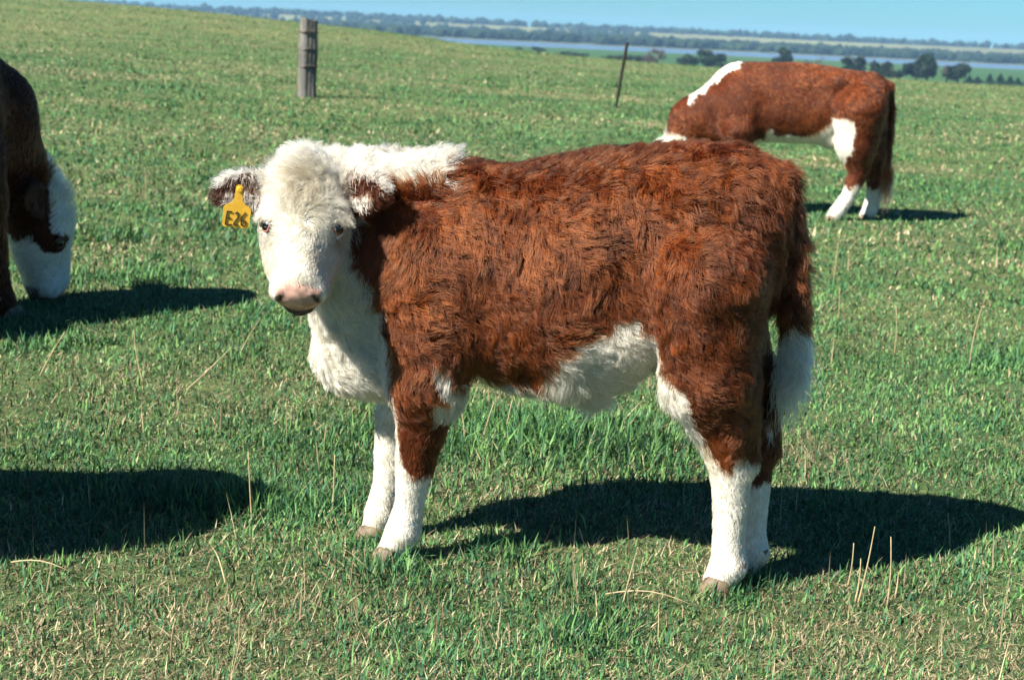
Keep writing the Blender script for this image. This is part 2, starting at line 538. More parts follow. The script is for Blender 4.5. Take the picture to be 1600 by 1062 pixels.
# ------------------------------------------------------------------ animals: one continuous skin from a blended distance field
class Field:
    def __init__(self, lo, hi, h):
        self.h = h
        self.lo = np.array(lo, float)
        self.n = np.ceil((np.array(hi) - self.lo) / h).astype(int) + 1
        self.F = np.full(self.n, 1.0, np.float32)
    def _box(self, c0, c1, pad):
        i0 = np.clip(np.floor((c0 - pad - self.lo) / self.h).astype(int), 0, self.n - 1)
        i1 = np.clip(np.ceil((c1 + pad - self.lo) / self.h).astype(int) + 1, 1, self.n)
        sl = tuple(slice(a, b) for a, b in zip(i0, i1))
        g = [(self.lo[k] + self.h * np.arange(i0[k], i1[k])).astype(np.float32) for k in range(3)]
        return sl, np.stack(np.meshgrid(*g, indexing='ij'), -1)
    def _add(self, sl, d, k):
        a = self.F[sl]
        hh = np.clip(.5 + .5 * (a - d) / k, 0, 1)
        self.F[sl] = a + (d - a) * hh - k * hh * (1 - hh)
    def cap(self, A, B, ra, rb, k=.05, s=(1, 1, 1)):
        A, B, s = np.array(A, float), np.array(B, float), np.array(s, float)
        R = max(ra, rb) * max(s.max(), 1)
        sl, P = self._box(np.minimum(A, B) - R, np.maximum(A, B) + R, k + 2 * self.h + .03)
        p, a, b = P / s.astype(np.float32), A / s, B / s
        ba = b - a
        t = np.clip(((p - a) @ ba) / (ba @ ba), 0, 1)
        d = np.linalg.norm(p - a - t[..., None] * ba, axis=-1) - (ra + (rb - ra) * t)
        self._add(sl, d * s.min(), k)
    def chain(self, pts, radii, k=.03, s=(1, 1, 1)):
        for i in range(len(pts) - 1):
            self.cap(pts[i], pts[i + 1], radii[i], radii[i + 1], k if i < 2 else .006, s)
    def ell(self, Cn, radii, k=.03, R=None, cut=False):
        Cn, radii = np.array(Cn, float), np.array(radii, float)
        R = np.eye(3) if R is None else np.array(R, float)          # rows are the axes
        m = radii.max()
        sl, P = self._box(Cn - m, Cn + m, k + 2 * self.h + .03)
        q = (P - Cn) @ R.T
        k0 = np.linalg.norm(q / radii, axis=-1)
        k1 = np.linalg.norm(q / radii ** 2, axis=-1) + 1e-9
        d = k0 * (k0 - 1) / k1
        if cut:
            a = self.F[sl]
            hh = np.clip(.5 - .5 * (a + d) / k, 0, 1)
            self.F[sl] = a + (-d - a) * hh + k * hh * (1 - hh)
        else:
            self._add(sl, d, k)
    def mesh(self):
        F = self.F
        ins = F < 0
        c = [ins[i:F.shape[0] - 1 + i, j:F.shape[1] - 1 + j, k:F.shape[2] - 1 + k] for i in (0, 1) for j in (0, 1) for k in (0, 1)]
        cnt = sum(x.astype(np.int8) for x in c)
        act = (cnt > 0) & (cnt < 8)
        I = np.argwhere(act)
        ids = np.full(act.shape, -1, np.int64)
        ids[act] = np.arange(len(I))
        acc = np.zeros((len(I), 3)); num = np.zeros(len(I))
        cor = [(i, j, k) for i in (0, 1) for j in (0, 1) for k in (0, 1)]
        val = {q: F[I[:, 0] + q[0], I[:, 1] + q[1], I[:, 2] + q[2]] for q in cor}
        for p in cor:
            for ax in range(3):
                if p[ax] == 0:
                    q = list(p); q[ax] = 1; q = tuple(q)
                    a, b = val[p], val[q]
                    x = (a < 0) != (b < 0)
                    t = np.where(x, a / np.where(x, a - b, 1), 0)
                    pt = np.tile(np.array(p, float), (len(I), 1))
                    pt[:, ax] += t
                    acc[x] += pt[x]; num[x] += 1
        V = self.lo + self.h * (I + acc / num[:, None])
        quads = []
        for ax in range(3):
            b1, b2 = [(1, 2), (2, 0), (0, 1)][ax]
            sh = np.array(F.shape); sh[ax] -= 1
            s0 = [slice(None)] * 3; s1 = [slice(None)] * 3
            s0[ax] = slice(0, -1); s1[ax] = slice(1, None)
            A, B = ins[tuple(s0)], ins[tuple(s1)]
            E = np.argwhere(A != B)
            ok = (E[:, b1] > 0) & (E[:, b2] > 0) & (E[:, b1] < F.shape[b1] - 1) & (E[:, b2] < F.shape[b2] - 1)
            E = E[ok]
            fl = A[tuple(E.T)]
            def cid(o1, o2):
                e = E.copy(); e[:, b1] -= o1; e[:, b2] -= o2
                return ids[tuple(e.T)]
            q = np.stack([cid(1, 1), cid(0, 1), cid(0, 0), cid(1, 0)], -1)
            q[~fl] = q[~fl][:, ::-1]
            quads.append(q)
        return V, np.concatenate(quads)

class Head:
    """Frame of a head: P at the poll, e1 lateral, e2 along the face to the nose, e3 out of the forehead."""
    def __init__(self, P, e2, e3, s=1.0, ears=((0, 0), (0, 0)), ear_t=.0):
        self.P = np.array(P, float)
        self.e2 = np.array(e2, float) / np.linalg.norm(e2)
        e3 = np.array(e3, float); e3 = e3 - self.e2 * (e3 @ self.e2)
        self.e3 = e3 / np.linalg.norm(e3)
        self.e1 = np.cross(self.e3, self.e2)
        self.R = np.array([self.e1, self.e2, self.e3])
        self.s = s
        self.ears = ears
        self.ear_t = ear_t
    def w(self, l, t, n):
        return self.P + self.s * (l * self.e1 + t * self.e2 + n * self.e3)
    def local(self, X):
        return (X - self.P) @ self.R.T / self.s
    def masks(self, X):
        hl = self.local(X)
        l, t, n = hl.T
        ear = np.zeros(len(X), bool)
        for sd in (-1, 1):
            base, ax, up, nrm = self.ear_frame(sd)
            q = (X - base) / self.s
            a, b, c = q @ ax, q @ up, q @ nrm
            ear |= (((a - .062) / .088) ** 2 + (b / .053) ** 2 + (c / .031) ** 2 < 1) & (np.abs(l) > .090)
        wid = np.interp(t, [-.1, .0, .15, .25, .33], [.115, .118, .122, .10, .085])
        head = ((l / wid) ** 2 + ((n + .035) / .118) ** 2 < 1) & (t > -.13) & (t < .36)
        return hl, head & ~ear, ear
    def ear_frame(self, sd):
        droop, fwd = self.ears[0 if sd < 0 else 1]
        ax = sd * self.e1 * math.cos(droop) + self.e2 * math.sin(droop)
        ax = ax * math.cos(fwd) + self.e3 * math.sin(fwd)
        ax /= np.linalg.norm(ax)
        nrm = self.e3 * math.cos(fwd) - sd * self.e1 * math.sin(fwd) + self.e2 * .45
        nrm = nrm - ax * (nrm @ ax); nrm /= np.linalg.norm(nrm)
        up = np.cross(nrm, ax)
        base = self.w(sd * .078, self.ear_t, -.02)
        return base, ax, up, nrm
    def build(self, f):
        s = self.s
        R = self.R
        E = lambda l, t, n, r, k=.03, cut=False: f.ell(self.w(l, t, n), np.array(r) * s, k * s, R, cut)
        E(0, .04, -.03, (.086, .095, .085))
        E(0, -.035, -.005, (.055, .05, .05))
        f.cap(self.w(-.048, .09, -.005), self.w(.048, .09, -.005), .044 * s, .044 * s, .05 * s)
        f.cap(self.w(0, .06, -.005), self.w(0, .235, -.004), .062 * s, .050 * s, .03 * s)
        E(0, .256, -.024, (.071, .044, .050), .03)
        f.cap(self.w(0, .05, -.085), self.w(0, .24, -.06), .066 * s, .036 * s, .04 * s)
        for sd in (-1, 1):
            E(sd * .044, .13, -.055, (.050, .100, .060), .04)
            E(sd * .041, .274, -.004, (.022, .022, .022), .018)
        for sd in (-1, 1):
            E(sd * .076, .086, .020, (.025, .015, .017), .012)
        E(0, .275, -.066, (.038, .03, .02), .01)
        for sd in (-1, 1):
            E(sd * .083, .105, .012, (.015, .017, .013), .008, True)
            E(sd * .037, .300, .008, (.0075, .012, .014), .005, True)
            E(sd * .044, .296, .002, (.006, .009, .012), .005, True)
            base, ax, up, nrm = self.ear_frame(sd)
            f.ell(base + ax * .062 * s, np.array((.074, .042, .019)) * s, .02 * s, [ax, up, nrm])
            f.ell(base + ax * .075 * s + nrm * .016 * s, np.array((.052, .030, .017)) * s, .008 * s, [ax, up, nrm], True)

def limb_frame(V):
    return V

M_SKIN = tint_material('animal_hide', .8, 40, (.75, 1.15))
def fur_material():
    m = bpy.data.materials.new('fur')
    m.use_nodes = True
    nt = m.node_tree
    nt.nodes.clear()
    out = node(nt, 'ShaderNodeOutputMaterial')
    at = node(nt, 'ShaderNodeAttribute', attribute_name='tint')
    hb = node(nt, 'ShaderNodeBsdfHairPrincipled')
    hb.parametrization = 'COLOR'
    nt.links.new(at.outputs[0], hb.inputs['Color'])
    hb.inputs['IOR'].default_value = 1.40
    hb.inputs['Roughness'].default_value = .38
    hb.inputs['Radial Roughness'].default_value = .55
    df = node(nt, 'ShaderNodeBsdfDiffuse')
    nt.links.new(at.outputs[0], df.inputs[0])
    mx = node(nt, 'ShaderNodeMixShader')
    mx.inputs[0].default_value = .35
    nt.links.new(hb.outputs[0], mx.inputs[1])
    nt.links.new(df.outputs[0], mx.inputs[2])
    nt.links.new(mx.outputs[0], out.inputs[0])
    return m
M_FUR = fur_material()

def hair(name, pts, tint, radius, parent):
    n, k, _ = pts.shape
    hc = bpy.data.hair_curves.new(name)
    hc.add_curves([k] * n)
    hc.points.foreach_set('position', np.ascontiguousarray(pts, np.float32).ravel())
    prof = np.linspace(1, .25, k)
    rad = (np.asarray(radius).reshape(-1, 1) * prof[None]).astype(np.float32)
    ra = hc.attributes.get('radius') or hc.attributes.new('radius', 'FLOAT', 'POINT')
    ra.data.foreach_set('value', np.broadcast_to(rad, (n, k)).ravel().copy())
    ca = hc.attributes.new('tint', 'FLOAT_COLOR', 'CURVE')
    c = np.ones((n, 4), np.float32); c[:, :3] = np.clip(tint, 0, .97)
    ca.data.foreach_set('color', c.ravel())
    hc.materials.append(M_FUR)
    o = bpy.data.objects.new(name, hc)
    COL.objects.link(o)
    o.parent = parent
    o['kind'] = 'stuff'
    return o

def unit(v):
    return v / (np.linalg.norm(v, axis=-1, keepdims=True) + 1e-9)

def grow(V, N, Q, coat, count, weight=None, clump=900, kpts=5, clumpiness=.6, curl=.35, lens=1.0):
    """Scatter strands over the skin and comb, clump and curl them."""
    a, b, c = V[Q[:, 0]], V[Q[:, 1]], V[Q[:, 3]]
    area = np.linalg.norm(np.cross(b - a, c - a), axis=1)
    w = area.copy()
    if weight is not None:
        w = w * weight(V[Q].mean(1))
    fi = rng.choice(len(Q), count, p=w / w.sum())
    s, t = rng.random((count, 1)), rng.random((count, 1))
    q = Q[fi]
    lerp = lambda X: (X[q[:, 0]] * (1 - s) + X[q[:, 1]] * s) * (1 - t) + (X[q[:, 3]] * (1 - s) + X[q[:, 2]] * s) * t
    P, Nn = lerp(V), unit(lerp(N))
    L, comb, lift, tint, rad = coat(P, Nn)
    keep = L > 0.0005
    P, Nn, L, comb, lift, tint, rad = [x[keep] for x in (P, Nn, L, comb, lift, tint, rad)]
    L = L * lens
    n = len(P)
    T = unit(comb - Nn * (comb * Nn).sum(1, keepdims=True))
    B = np.cross(Nn, T)
    # swirls: rotate the combing direction with slow noise
    ang = (fbm(P / .11, 51, 2) - .5) * 2.6 * sstep(.004, .02, L) + (vnoise(P / .03, 53) - .5) * 3.6 * curl * sstep(.008, .03, L) + rng.normal(0, .16, n)
    T = T * np.cos(ang)[:, None] + B * np.sin(ang)[:, None]
    lf = np.clip(lift + (vnoise(P / .05, 57) - .5) * .35 * sstep(.006, .03, L) + rng.normal(0, .07, n), .04, 1)[:, None]
    L = L * (0.75 + .5 * rng.random(n)) * (.75 + .5 * vnoise(P / .06, 59))
    u = np.linspace(0, 1, kpts)
    D = unit(Nn * lf + T * (1 - lf))
    pts = P[:, None] + D[:, None] * (u[None, :, None] * L[:, None, None])
    # bend over towards the combing direction, with a little weight
    pts += (T - Nn * .35)[:, None] * ((u ** 2)[None, :, None] * L[:, None, None] * .35)
    pts[..., 2] -= (u ** 2)[None] * L[:, None] * .15
    if clump:
        ci = rng.choice(n, min(clump, n), replace=False)
        kd = KDTree(len(ci))
        for j, i in enumerate(ci):
            kd.insert(P[i], j)
        kd.balance()
        near = np.fromiter((kd.find(p)[1] for p in P), int, n)
        tgt = pts[ci[near]]
        root_off = P - P[ci[near]]
        cl = clumpiness * (0.4 + .6 * rng.random(n)) * (.15 + .85 * sstep(.010, .028, L)) * (.5 + .75 * vnoise(P / .16, 58))
        f = (u ** 1.3)[None, :, None] * cl[:, None, None]
        pts = pts * (1 - f) + (tgt + root_off[:, None] * .15) * f
        # wave per lock
        ph = rng.uniform(0, 6.28, len(ci))[near][:, None]
        amp = (L * .13 * curl * 2)[:, None] * u[None]
        wv = np.sin(u[None] * 8.5 + ph) * amp
        pts += B[:, None] * wv[..., None]
        q = rng.random(len(ci))[near][:, None]
        pale = tint[:, 2:3] > .2
        tint = tint * np.where(pale, .82 + .25 * q, .52 + .86 * q)
    return pts, tint, rad

BROWN = np.array([0.0900, 0.0193, 0.0046])
GINGER = np.array([0.2511, 0.0625, 0.0138])
DARKB = np.array([0.0272, 0.0080, 0.0040])
WHITE = np.array([0.7650, 0.7290, 0.6300])
CREAM = np.array([0.6020, 0.5160, 0.3612])

def brown_mix(P, seed):
    a = fbm(P / .09, seed, 3)[:, None]
    b = vnoise(P / .3, seed + 5)[:, None]
    c = BROWN * (1 - a) + GINGER * a
    c = c * (.45 + .85 * b) * (.7 + .6 * vnoise(P / .035, seed + 9)[:, None])
    k = rng.random((len(P), 1))
    return np.where(k < .12, DARKB, c) * (.8 + .4 * rng.random((len(P), 1)))

def eyeball(head, sd, parent, pinkish):
    m, nt, b = mat('eye', .08, .6)
    at = node(nt, 'ShaderNodeAttribute', attribute_name='tint')
    nt.links.new(at.outputs[0], b.inputs['Base Color'])
    V0, T0 = ICO2
    V0 = V0 / np.linalg.norm(V0, axis=1)[:, None]
    out = unit(sd * head.e1 * .70 + head.e3 * .62 + head.e2 * .10)
    d = V0 @ out
    c = np.where((d > .55)[:, None], (.003, .0025, .003), np.where((d > .12)[:, None], (.012, .006, .004), (.34, .10, .08)))
    Cn = head.w(sd * .0785, .105, .013)
    me = fast_mesh('eye', Cn + V0 * .0215 * head.s, T0.ravel(), np.arange(len(T0)) * 3, True, c)
    o = link_mesh('eye', me, m, parent)
    # eyelid rim
    a1 = unit(np.cross(out, head.e3)); a2 = np.cross(out, a1)
    path = [Cn + head.s * (out * .0125 + a1 * math.cos(t) * .0185 + a2 * math.sin(t) * .0135) for t in np.linspace(0, 2 * math.pi, 17)]
    me = tubes_mesh('eyelid', [(path, [.0026 * head.s] * 17, 5)])
    ml, ntl, bl = mat('eyelid', .6, .3)
    bl.inputs['Base Color'].default_value = (.24, .10, .075, 1) if pinkish else (.12, .06, .05, 1)
    link_mesh('eyelid', me, ml, o)
    upv = unit(-head.e2 - out * ((-head.e2) @ out))
    sv = np.cross(out, upv)
    path = [Cn + head.s * (out * (.0135 + .0055 * math.sin(t)) + sv * math.cos(t) * .0190 + upv * (math.sin(t) * .0120 + .002)) for t in np.linspace(-.15, math.pi + .15, 15)]
    me = tubes_mesh('upper_eyelid', [(path, [0.0058 * head.s * (.45 + .55 * math.sin(math.pi * i / 14)) for i in range(15)], 7)])
    mu, ntu, bu = mat('upper_eyelid', .85, .1)
    bu.inputs['Base Color'].default_value = (.50, .41, .30, 1) if pinkish else (.10, .06, .045, 1)
    link_mesh('upper_eyelid', me, mu, o)

M_HOOF, _nt, _b = mat('hoof_horn', .6, .3)
_tc = node(_nt, 'ShaderNodeTexCoord')
_nt.links.new(ramp(_nt, noise_tex(_nt, 40, 4, .6, _tc.outputs['Object']), [(.3, (.05, .035, .022)), (.7, (.20, .15, .09))]), _b.inputs['Base Color'])
def hoof(parent, p, s, toe=(-1, 0)):
    """Two claws side by side."""
    bm = bmesh.new()
    for sd in (-1, 1):
        rings = []
        for z, fr, bk, wd in ((0, .060, .036, .026), (.012, .058, .036, .026), (.035, .046, .032, .024), (.055, .036, .028, .021), (.062, .02, .018, .012)):
            ring = []
            for i in range(12):
                a = 2 * math.pi * i / 12
                c, sn = math.cos(a), math.sin(a)
                f = fr if c > 0 else bk
                x = c * f
                y = sn * wd * (1 - .25 * max(c, 0)) + sd * .026
                ring.append(bm.verts.new((p[0] + s * (x * toe[0] - y * toe[1]), p[1] + s * (x * toe[1] + y * toe[0]), p[2] + s * z)))
            rings.append(ring)
        for j in range(len(rings) - 1):
            for i in range(12):
                bm.faces.new((rings[j][i], rings[j][(i + 1) % 12], rings[j + 1][(i + 1) % 12], rings[j + 1][i]))
        bm.faces.new(rings[0][::-1]); bm.faces.new(rings[-1])
        dq = (-.052, sd * .022, .085)
        bmesh.ops.create_cone(bm, cap_ends=True, segments=8, radius1=.012, radius2=.004, depth=.03, matrix=Matrix.Translation((p[0] + s * (dq[0] * toe[0] - dq[1] * toe[1]), p[1] + s * (dq[0] * toe[1] + dq[1] * toe[0]), p[2] + s * dq[2])) @ Matrix.Rotation(math.pi, 4, 'X'))
    bmesh.ops.recalc_face_normals(bm, faces=bm.faces)
    me = bpy.data.meshes.new('hoof')
    bm.to_mesh(me); bm.free()
    me.polygons.foreach_set('use_smooth', [True] * len(me.polygons))
    return link_mesh('hoof', me, M_HOOF, parent)

def body_object(name, field, paint, parent):
    V, Q = field.mesh()
    me = fast_mesh(name, V, Q.ravel(), np.arange(len(Q)) * 4, True)
    N = np.empty(len(V) * 3, np.float32)
    me.vertices.foreach_get('normal', N)
    N = N.reshape(-1, 3).astype(float)
    cen = V[Q].mean(1)
    c = paint(V, N)
    a = me.attributes.new('tint', 'FLOAT_COLOR', 'POINT')
    cc = np.ones((len(V), 4), np.float32); cc[:, :3] = c
    a.data.foreach_set('color', cc.ravel())
    o = link_mesh(name, me, M_SKIN, parent)
    return V, N, Q, o

def head_paint(hl, c):
    """Nose, mouth and inner ears on the bare skin; hl = head-local coordinates."""
    l, t, n = hl[:, 0], hl[:, 1], hl[:, 2]
    nose = sstep(.272, .282, t + .25 * n) * sstep(-.055, -.045, n) * sstep(.060, .051, np.abs(l))
    k = (vnoise(hl / .02, 71) > .62).astype(float) * .5
    c = c * (1 - nose[:, None]) + np.array([0.6120, 0.3655, 0.2805]) * (1 - .55 * k[:, None]) * nose[:, None]
    hole = np.exp(-(((np.abs(l) - .042 + .35 * (n - .002)) / .0075) ** 2 + ((t - .296) / .022) ** 2 + ((n - .002) / .019) ** 2))
    c = c * (1 - .93 * np.clip(hole * 1.5, 0, 1)[:, None])
    lip = sstep(-.045, -.052, n) * sstep(.245, .262, t)
    c = c * (1 - lip[:, None]) + np.array([.10, .06, .05]) * lip[:, None]
    return c, np.clip(nose + lip, 0, 1)

# ------------------------------------------------------------------ the calf
def frame_matrix(O, ang):
    return Matrix.Translation(O) @ Matrix.Rotation(ang, 4, 'Z')

calf = thing('calf', (0.155, 3.778, -0.022), 'fluffy brown and white calf standing side on and looking at us', 'calf')
calf.rotation_euler.z = math.radians(-8.2)
CH = Head((-.642, -.205, .966), (.205 * .58, -.98 * .58, -.81), (.205 * .81, -.98 * .81, .58), .97, ((-.04, .05), (.16, .55)), -.006)

def calf_field():
    f = Field((-.95, -.48, -.01), (.68, .32, 1.14), .0085)
    w = (1, .76, 1)
    f.cap((-.32, 0, .755), (0, 0, .762), .245, .252, .05, w)
    f.cap((0, 0, .762), (.28, 0, .835), .252, .215, .05, w)
    f.cap((.12, 0, .893), (.345, 0, .958), .195, .155, .06, (1, .85, 1))
    f.cap((-.30, 0, .905), (.12, 0, .945), .10, .11, .06)
    # shoulders, brisket, neck
    f.ell((-.35, -.11, .70), (.115, .075, .20), .06)
    f.ell((-.35, .11, .70), (.115, .075, .20), .06)
    f.cap((-.30, -.005, .79), (-.56, -.03, .835), .195, .130, .06, (1, .82, 1))
    f.cap((-.28, 0, .955), (-.60, -.06, .965), .055, .06, .06)
    f.cap((-.57, -.09, .78), (-.545, -.01, .57), .10, .095, .06)
    f.ell((-.545, 0, .545), (.10, .085, .10), .05)
    f.cap((-.54, 0, .545), (-.40, 0, .505), .09, .10, .06)
    # belly and sheath
    f.ell((-.03, 0, .545), (.15, .09, .04), .05)
    f.cap((-.01, 0, .54), (.045, 0, .495), .05, .026, .05)
    # hind legs
    for sd, du in ((-1, 0), (1, .055)):
        f.chain([(.315, sd * .112, .80), (.345 + du * .5, sd * .105, .58), (.386 + du, sd * .088, .44), (.413 + du, sd * .075, .345), (.418 + du, sd * .068, .24), (.42 + du, sd * .064, .14), (.425 + du, sd * .062, .085), (.405 + du, sd * .062, .04)],
                [.150, .105, .068, .051, .041, .038, .046, .040], .03)
        f.cap((.42 + du, sd * .09, .56), (.452 + du, sd * .074, .36), .035, .022, .04)
    # front legs
    f.chain([(-.345, -.10, .62), (-.352, -.10, .50), (-.362, -.092, .38), (-.378, -.085, .27), (-.388, -.082, .18), (-.402, -.08, .10), (-.432, -.08, .04)],
            [.105, .088, .060, .047, .035, .045, .037], .03)
    f.chain([(-.40, .10, .62), (-.43, .095, .48), (-.465, .09, .36), (-.478, .085, .26), (-.485, .08, .18), (-.50, .08, .09), (-.515, .08, .04)],
            [.10, .08, .055, .043, .035, .042, .036], .03)
    for sd in (-1, 1):
        f.ell((.27, sd * .125, .975), (.06, .04, .04), .05)
        f.ell((.135, sd * .315, .74), (.10, .13, .17), .09, None, True)
        f.ell((-.20, sd * .315, .66), (.06, .12, .16), .07, None, True)
    # tail
    f.chain([(.38, 0, 1.07), (.478, 0, 1.03), (.512, 0, .91), (.534, 0, .74), (.546, 0, .63), (.548, 0, .54)], [.035, .036, .033, .029, .024, .012], .02)
    CH.build(f)
    return f

def calf_white(P):
    u, v, z = P.T
    jit = (fbm(P / .05, 81, 2) - .5) * .06 + rng.normal(0, .0045, len(P))
    hl, head, ear = CH.masks(P)
    w = np.zeros(len(P), bool)
    # crest
    w |= (u < -.325 + jit) & (z > np.interp(u, [-.65, -.5, -.33], [.955, .965, .985]) + jit * .6) & (np.abs(v + .03) < .13)
    # throat, chest, brisket
    bound = np.interp(z, [.35, .55, .70, .82, .9], [-.415, -.44, -.475, -.52, -.60])
    w |= (u < bound + jit) & (z < .9)
    w |= (v > .02) & (u < -.38) & (z < .60)
    # under the chest and belly
    top = np.interp(u, [-.33, -.28, -.24, -.06, -.03, .06, .12, .16, .20, .26], [.46, .49, .525, .535, .60, .65, .725, .715, .675, .55])
    w |= (z < top + jit * .5) & (u > -.32) & (u < .26) & (np.abs(v) < .19) & ((z > .425) | (u > -.2))
    w |= (np.abs(u + .278 - .35 * (.5 - z)) < .014 + jit * .3) & (z > .43) & (z < .57 + jit) & (v < -.03)
    # hind legs
    front = np.interp(z, [.24, .30, .375, .45, .53, .60, .66], [.50, .40, .372, .318, .284, .244, .205])
    w |= (z < .66) & (u < front + jit * .7) & (u > .1)
    w |= (np.hypot(u - .275, (z - .535)) < .022) & (v < 0)
    w |= (u > .1) & (z < np.interp(u, [.35, .385, .41, .43, .47], [.40, .335, .345, .385, .365]) + jit * .6) & (v < 0)
    w |= (u > .1) & (z < .275 + jit) & (v >= 0) & (u < .7) & (z < .5)
    # front legs
    w |= (u < -.25) & (z < np.interp(u, [-.43, -.41, -.38, -.30], [.37, .30, .255, .25]) + jit * .6) & (v < .03)
    # tail switch
    w &= ~((u > .485) & (z > .40))
    w |= (u > .50) & (z < .685 + jit * .8) & (z > .40) & (np.abs(v) < .045)
    w |= head
    w &= ~ear
    return w, head, ear, hl

def calf_coat(P, N):
    u, v, z = P.T
    n = len(P)
    w, head, ear, hl = calf_white(P)
    tailp = (u > .475) & (z > .45) & (np.abs(v) < .06)
    leg = (z < .47) & ~tailp
    L = np.full(n, .027)
    L = np.where(z > .97, .036, L)
    L = np.where(leg, np.interp(z, [0, .12, .28, .38, .47], [.007, .008, .012, .020, .030]), L)
    belly = (np.abs(u) < .27) & (z < .56)
    L = np.where(belly, .036, L)
    L = np.where((np.hypot(u - .05, (z - .45)) < .07), .042, L)
    L = np.where((u < -.33) & (z > .95) & ~head, .060, L)
    L = np.where((u < -.42) & (z < .85) & (z > .4) & ~head, .028, L)
    t = hl[:, 1]
    L = np.where(head, np.interp(t, [-.09, -.02, .05, .10, .16, .24, .29], [.065, .058, .036, .022, .016, .011, .004]), L)
    nose = head & (t + .25 * hl[:, 2] > .272)
    L = np.where(nose, .0, L)
    L = np.where(ear, .028, L)
    for sd in (-1, 1):
        L = np.where(head & (np.linalg.norm(P - CH.w(sd * .081, .105, .012), axis=1) < .0215), 0, L)
    L = np.where(tailp, .036, L)
    L = np.where((u > .36) & (z < .80) & ~tailp & (z > .4), .022, L)
    L = np.where(z < .03, 0, L)
    comb = np.tile(np.array([.75, 0, -.75]), (n, 1))
    comb[leg] = (0.1, 0, -1)
    comb[(z > .9) & (u > .2)] = (.9, 0, -.4)
    comb[tailp] = (.25, 0, -1)
    comb[belly] = (.5, 0, -1)
    crest = (u < -.33) & (z > .95) & ~head
    comb[crest] = (.4, 0, .9)
    rad_dir = CH.e1[None] * (hl[:, :1] + (vnoise(P / .025, 96)[:, None] - .5) * .09) * 6 - CH.e2[None] * (0.13 - t)[:, None] * 4 + CH.e3 * .1
    low = CH.e2[None] * .8 + CH.e1[None] * hl[:, :1] * 4
    kf = sstep(.05, .20, t + (vnoise(P / .03, 95) - .5) * .12)[:, None]
    side = CH.e1[None] * np.tanh((hl[:, :1] + (vnoise(P / .03, 97)[:, None] - .5) * .08) / .05) * .6
    comb = np.where(head[:, None], unit(rad_dir) * (1 - kf) + unit(low) * kf + side * (kf * (1 - kf) * 4), comb)
    eb = np.where((hl[:, :1] < 0), -1.0, 1.0) * CH.e1 + CH.e2 * .35
    comb = np.where(ear[:, None], eb, comb)
    lift = np.full(n, .42)
    lift = np.where(z > 1.0, .55, lift)
    lift = np.where(leg, .22, lift)
    lift = np.where(head, np.interp(t, [-.05, .03, .1, .2], [.75, .6, .35, .2]), lift)
    lift = np.where(crest, .8, lift)
    lift = np.where(tailp, .4, lift)
    tint = np.where(w[:, None], WHITE, brown_mix(P, 61))
    k = rng.random((n, 1))
    wn_ = np.where(k < .3, CREAM, WHITE)
    tint = np.where(w[:, None], wn_ * (.9 + .1 * rng.random((n, 1))), tint)
    # greyish dirty curls on the forehead, dirty legs
    dirt = head * np.exp(-((hl[:, 0] / .048) ** 2 + ((t - .045) / .08) ** 2)) * (.55 + 1.0 * vnoise(P / .02, 91))
    face_n = np.where(head, fbm(P / .018, 99, 2), .5)[:, None]
    tint = tint * np.where(head[:, None], .86 + .26 * face_n, 1)
    tint = tint * (1 - np.clip(dirt, 0, .8)[:, None] * np.array([.5, .56, .68]))
    yel = head * sstep(.12, .2, t) * vnoise(P / .03, 92) * .5
    tint = tint * (1 - yel[:, None] * np.array([.12, .3, .55]))
    lp = (w & leg) * sstep(.5, .75, fbm(P / .06, 94, 2)) * .45
    tint = tint * (1 - lp[:, None] * np.array([.22, .32, .5]))
    dleg = (w & (z < .17)) * (1.15 - z / .17) * vnoise(P / .03, 93)
    tint = tint * (1 - dleg[:, None] * np.array([.35, .48, .65]))
    for sd, amt in ((-1, .6), (1, 1.0)):  # dark skin round each eye, with socket shade painted in, deeper on its shaded side
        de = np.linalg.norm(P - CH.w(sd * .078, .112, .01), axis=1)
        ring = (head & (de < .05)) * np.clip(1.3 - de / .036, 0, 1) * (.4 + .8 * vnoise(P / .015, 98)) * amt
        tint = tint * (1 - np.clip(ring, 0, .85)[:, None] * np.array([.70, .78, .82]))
    # ears: dark brown inside, pale tufted above
    upn = N[:, 2]
    inner = ear & (rng.random(n) < np.where(upn > .25, .12, np.where(np.abs(hl[:, 0]) > .17, .9, .6)))
    tint = np.where(ear[:, None], np.where(inner[:, None], DARKB * 1.2, np.where(upn[:, None] > .2, WHITE, np.array([.36, .27, .19]))), tint)
    e_r = ear & (hl[:, 0] > 0)
    tint = np.where((e_r & ~inner)[:, None], np.where(upn[:, None] > 0, WHITE, BROWN * .8), tint)
    tint = np.where((e_r & inner)[:, None], BROWN * .8, tint)
    tint = np.where((e_r & (hl[:, 0] > .20))[:, None], CREAM, tint)
    rad = np.where(head | leg, .00065, .0008)
    return L, comb, lift, tint, rad

def calf_paint(V, N):
    w, head, ear, hl = calf_white(V)
    c = np.where(w[:, None], WHITE * .85, BROWN * .7)
    c = np.where(ear[:, None], DARKB * 1.5, c)
    c2, nose = head_paint(hl, c)
    return np.where(head[:, None], c2, c)

V, N, Q, _o = body_object('body', calf_field(), calf_paint, calf)
VIS = lambda C: np.where(C[:, 1] > .12, .35, 1.0) * np.where(C[:, 2] < .45, .8, 1.0)
def headw(C):
    h = CH.local(C)
    m = (np.abs(h[:, 0]) < .26) & (h[:, 1] > -.14) & (h[:, 1] < .3) & (h[:, 2] > -.15)
    return np.where(m, 1.0, 1e-6)
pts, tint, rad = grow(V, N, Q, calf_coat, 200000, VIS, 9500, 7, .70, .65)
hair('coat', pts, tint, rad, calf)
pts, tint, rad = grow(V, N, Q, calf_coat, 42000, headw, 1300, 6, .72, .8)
hair('head_hair', pts, tint, rad * .9, calf)
